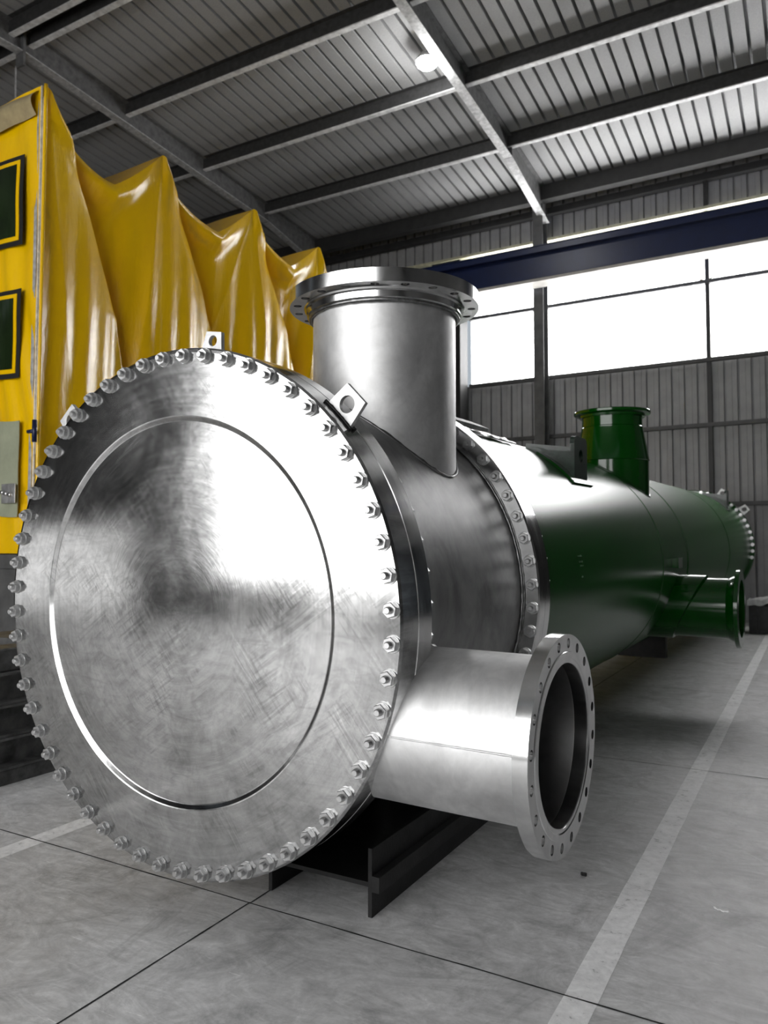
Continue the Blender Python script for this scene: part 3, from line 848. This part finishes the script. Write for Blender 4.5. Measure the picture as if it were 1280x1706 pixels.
def sidef(u, v_):
    y = posts[0] + u * (posts[-1] - posts[0]); zt = top_z(y)[0]; z = ZB + (zt - ZB) * v_
    return (fold_x(y, z), y, z)
bm = grid_bm(sidef, 520, 150); bmesh.ops.transform(bm, matrix=TL, verts=bm.verts)
s = from_bm('side_sheet', bm, M['tarp'], te, True); s['label'] = 'draped side sheet with deep folds'
def topf(u, v_):
    y = posts[0] + u * (posts[-1] - posts[0]); zt = top_z(y)[0]
    sagx = -.25 * math.sin(PI * v_) * 0
    return (fold_x(y, zt) - v_ * 3.4, y, zt - .04 * math.sin(v_ * PI) + (0 if v_ == 0 else .015 * noise.noise(Vector((y * 2, v_ * 5, 0)))))
bm = grid_bm(topf, 300, 30); bmesh.ops.transform(bm, matrix=TL, verts=bm.verts)
from_bm('top_sheet', bm, M['tarp'], te, True)
# front sheet facing the viewer
FY = posts[0]
def frontf(u, v_):
    x = TX - .02 - u * 3.0; z = ZB + (5.73 - ZB) * v_
    d = .03 * noise.noise(Vector((x * 4 + z * .8, z * .8, 7))) + .018 * math.sin(x * 22 + z * 3 + 2 * math.sin(z * 2)) * math.exp(-((z - 3.4) / 1.4) ** 2)
    return (x, FY + d - .01, z)
bm = grid_bm(frontf, 120, 140); bmesh.ops.transform(bm, matrix=TL, verts=bm.verts)
front = from_bm('front_sheet', bm, M['tarp'], te, True)
def slab(name, x0, x1, z0, z1, y, mat, parent, t=.006, wob=.02, holes=None):
    def f(u, v_):
        x = x0 + (x1 - x0) * u; z = z0 + (z1 - z0) * v_
        return (x + wob * noise.noise(Vector((z * 2, 1, 0))), y + .006 * math.sin(x * 9), z + wob * noise.noise(Vector((x * 2, 5, 0))))
    bm = grid_bm(f, 16, 16); bmesh.ops.transform(bm, matrix=TL, verts=bm.verts)
    o = from_bm(name, bm, mat, parent); md = o.modifiers.new('s', 'SOLIDIFY'); md.thickness = t; return o
for z0, z1 in ((4.26, 5.12), (3.0, 3.84)):
    xr = -4.21
    # border, inner yellow hem, pane – stacked on the sheet
    wnd = slab('film_window', xr - 1.0, xr, z0, z1, FY - .05, M['tarp_border'], te); wnd['label'] = 'black bordered film window'
    slab('window_hem', xr - .95, xr - .045, z0 + .045, z1 - .045, FY - .058, M['tarp'], wnd)
    slab('window_pane', xr - .92, xr - .085, z0 + .085, z1 - .085, FY - .066, M['tarp_pane'], wnd)
slab('door_patch', -5.2, -4.19, 1.71, 2.60, FY - .05, M['tarp_patch'], te, wob=.03)['label'] = 'pale green patch'
def flapf(u, v_):
    x = TX - .05 - 2.4 * u; z = 5.70 - .25 * v_ - .12 * u * v_
    return (x, FY - .03 - .07 * math.sin(PI * v_) - .02 * v_, z + .015 * noise.noise(Vector((x * 3, 0, 0))))
bm = grid_bm(flapf, 30, 8); bmesh.ops.transform(bm, matrix=TL, verts=bm.verts)
f_ = from_bm('top_flap', bm, M['tarp_flap'], te, True); f_['label'] = 'greyed overhanging flap'
# corner strips and posts
for dx, mt in ((0.0, 'tarp_seam'), (.055, 'tarp')):
    bm = tube([(TX + dx - .005, FY - .025, z) for z in [ZB + (5.72 - ZB) * i / 20 for i in range(21)]], .012 if dx == 0 else .018, 8)
    bmesh.ops.transform(bm, matrix=TL, verts=bm.verts); from_bm('corner_strip', bm, M[mt], te, True)
bm = tube([(TX + .03, FY - .03, z) for z in [ZB + .9 + (5.6 - ZB - .9) * i / 20 for i in range(21)]], .007, 6)
bmesh.ops.transform(bm, matrix=TL, verts=bm.verts); from_bm('corner_strip', bm, M['tarp_seam'], te, True)
for y in posts:
    z1 = top_z(y)[0] - .03
    B('frame_post', (TX - .09 + 5.5, TX - .05 + 5.5, y - .02 - 5.3, y + .02 - 5.3, .0, z1 - ZB), M['galv'], te)
# latch plate in front of the patch, and blue valve
lt = empty('latch_plate', (-4.266, FY - .09, 1.91)); tag(lt, 'small square steel latch plate beside the pale green patch of the tent', 'latch')
B('plate', (-.10, .10, -.004, .004, -.09, .09), M['lugsteel'], lt)
for i in range(3):
    bm = lathe([(0, -.035), (.018, -.035), (.022, -.02), (.016, -.004)], 16); bmesh.ops.translate(bm, vec=(-.06 + .055 * i, 0, .01 - .012 * i), verts=bm.verts); from_bm('latch_stud', bm, M['bolt'], lt, True)
bv = empty('blue_clamp', (TX + .10, FY - .10, 2.46)); tag(bv, 'dark blue clamp handle on the tent corner beside the upper left lug', 'clamp')
from_bm('handle', tube([(0, 0, -.10), (0, 0, .10)], .022, 12), M['navy'], bv, True)
from_bm('spindle', tube([(-.09, 0, 0), (0, 0, 0)], .018, 10), M['navy'], bv, True)
# platform under the tent
pf = empty('steel_platform', (-5.6, 5.3, 0)); tag(pf, 'dark grey steel platform carrying the yellow tent', 'platform')
B('deck', (-1.5, 1.62, -3.05, 3.2, 1.22, 1.35), M['column'], pf); B('front_panel', (-1.5, 1.6, -3.02, -2.97, .55, 1.22), M['column'], pf)
for x in (-1.4, 1.5):
    for y in (-3, 3.1): B('leg', (x, x + .08, y - .04, y + .04, 0, 1.23), M['black_steel'], pf)
# stacked stock beams left of the vessel
B('t', (0, .1, 0, .1, 0, .1), M['gasket']); D.objects.remove(D.objects['t'])
tag(B('timber_bearer', (-2.24, -2.04, .42, 6, 0, .088), M['stack_steel'], bev=.004), 'dark bearer on the floor at the bottom of the beam stack', 'bearer')
hb = ['dark steel beam lowest in the stack left of the vessel', 'dark steel beam second from the bottom of the stack', 'dark steel beam third from the bottom of the stack']
for i in range(3):
    z = .09 + i * .19
    hbeam('stock_beam', hb[i], 'beam', -2.26 - .0 * i, -2.03 - .012 * i, .42, 6, z, z + .188, .014, .012, 'V', 'stack_steel', 'steel beams stacked left of the vessel')
tag(B('steel_block', (-2.30, -2.10, .5, .95, .66, .80), M['stack_steel'], bev=.01), 'small rough block on top of the beam stack', 'block')
tag(B('steel_plate', (-3.0, -2.12, 1.1, 5.0, .662, .80), M['stack_steel'], bev=.004), 'grey slab lying on the beam stack behind the block', 'slab')
tag(B('steel_plate', (-2.95, -2.20, 1.4, 5.0, .802, .86), M['girt'], bev=.004), 'thin dark plate on top of the grey slab', 'slab')
hbeam('stock_beam', 'dark steel beam on the floor directly behind the stack left of the vessel', 'beam', -2.9, -2.4, .42, 6, 0, .655, .02, .02, 'V', 'stack_steel')

# ------------------------------------------------------------------ bits at the far right and on the floor
cr = empty('steel_crate', (1.75, 12.2, 0)); tag(cr, 'dark grey crate on the floor behind the far end of the vessel', 'crate')
B('crate_body', (-.55, .9, -.25, .5, .0, .46), M['crate'], cr, .01)
for x in (-.5, .1, .7): B('batten', (x, x + .08, -.275, -.24, 0, .46), M['crate'], cr)
def filmf(u, v_):
    x = 1.18 + 1.5 * u; y = 11.9 + .8 * v_
    return (x, y, .475 + .05 + .07 * noise.noise(Vector((x * 7, y * 7, 1))) + (.03 if v_ > 0 else -.05))
s_ = from_bm('plastic_sheet', grid_bm(filmf, 40, 20), M['film'], None, False); tag(s_, 'crumpled white plastic sheet on top of the dark crate', 'sheet')
s_.modifiers.new('s', 'SOLIDIFY').thickness = .004
# strap and wrap lying on the crest of the vessel behind the middle flange
def onshell(ang, y, R): 
    a_ = math.radians(ang); return V.matrix_world @ Vector((R * math.cos(a_), y, R * math.sin(a_)))
def wrap(name, a0, a1, y0, y1, mat, label, lift, t):
    def f(u, v_):
        p = onshell(a0 + (a1 - a0) * u, y0 + (y1 - y0) * v_, RG + lift + (.012 * noise.noise(Vector((u * 5, v_ * 6, 2))) if t < .01 else 0)); return p
    o = from_bm(name, grid_bm(f, 12, 16), mat, None); o.modifiers.new('s', 'SOLIDIFY').thickness = t; tag(o, label, 'sheet'); return o
wrap('grey_strap', 62, 69, 1.52, 2.02, M['galv'], 'grey flat strap lying on the green body behind the middle flange', .065, .02)
wrap('film_scrap', 64, 74, 2.05, 2.6, M['film'], 'scrap of pale film on top of the green body', .02, .004)
# floor debris
def blob(name, x, y, r, h, mat, label, cat, seed):
    bm = bmesh.new(); n = 22; R = random.Random(seed)
    rr = [r * R.uniform(.45, 1.1) for _ in range(n)]
    T_ = [bm.verts.new((rr[k] * math.cos(2 * PI * k / n), .6 * rr[k] * math.sin(2 * PI * k / n), h)) for k in range(n)]
    Bt = [bm.verts.new((1.05 * rr[k] * math.cos(2 * PI * k / n), .63 * rr[k] * math.sin(2 * PI * k / n), 0)) for k in range(n)]
    bm.faces.new(T_); bm.faces.new(Bt[::-1])
    for k in range(n): bm.faces.new((T_[k], Bt[k], Bt[(k + 1) % n], T_[(k + 1) % n]))
    o = from_bm(name, bm, mat); o.location = (x, y, 0.0005); tag(o, label, cat)
blob('white_flake', 1.829, 1.125, .032, .003, M['paper'], 'small white flake on the floor right of the painted line', 'flake', 3)
blob('black_lump', 1.276, 1.169, .014, .012, M['lumpblack'], 'small black lump on the floor below the side nozzle', 'lump', 5)

# ------------------------------------------------------------------ light, world, camera
def area(name, loc, rot, sx, sy, power, shadow=True):
    l = D.lights.new(name, 'AREA'); l.shape = 'RECTANGLE'; l.size = sx; l.size_y = sy; l.energy = power
    o = D.objects.new(name, l); COL.objects.link(o); o.location = loc; o.rotation_euler = rot; return o
pl = D.lights.new('lamp_light', 'POINT'); pl.energy = 60; pl.shadow_soft_size = .12
po = D.objects.new('lamp_light', pl); COL.objects.link(po); po.location = (-2.98, 8.35, zraf(8.35) - .1)
w = D.worlds.new('World'); bpy.context.scene.world = w; w.use_nodes = True
w.node_tree.nodes['Background'].inputs[0].default_value = (.8, .9, 1, 1); w.node_tree.nodes['Background'].inputs[1].default_value = .4

cam = D.cameras.new('camera'); co = D.objects.new('camera', cam); COL.objects.link(co)
yaw, pit, roll, fpx = 0.513535326, 0.0487723938, 0.000208276425, 1268.24135
fw = Vector((-math.sin(yaw) * math.cos(pit), math.cos(yaw) * math.cos(pit), math.sin(pit)))
r = Vector((math.cos(yaw), math.sin(yaw), 0)); u = r.cross(fw)
r2 = r * math.cos(roll) + u * math.sin(roll); u2 = -r * math.sin(roll) + u * math.cos(roll)
mw = Matrix(((r2.x, u2.x, -fw.x, 2.16954438), (r2.y, u2.y, -fw.y, -2.16203194), (r2.z, u2.z, -fw.z, .238173631 + FZ), (0, 0, 0, 1)))
co.matrix_world = mw
cam.sensor_fit = 'HORIZONTAL'; cam.sensor_width = 36; cam.lens = fpx / 1280 * 36; cam.clip_end = 200
cam.dof.use_dof = True; cam.dof.focus_distance = 3.0; cam.dof.aperture_fstop = 5.0
sc = bpy.context.scene; sc.camera = co
sc.view_settings.view_transform = 'Standard'; sc.view_settings.look = 'None'; sc.view_settings.gamma = 1
sc.view_settings.exposure = 0.36; sc.view_settings.use_curve_mapping = False
sc.cycles.max_bounces = 6; sc.cycles.diffuse_bounces = 3; sc.cycles.glossy_bounces = 4
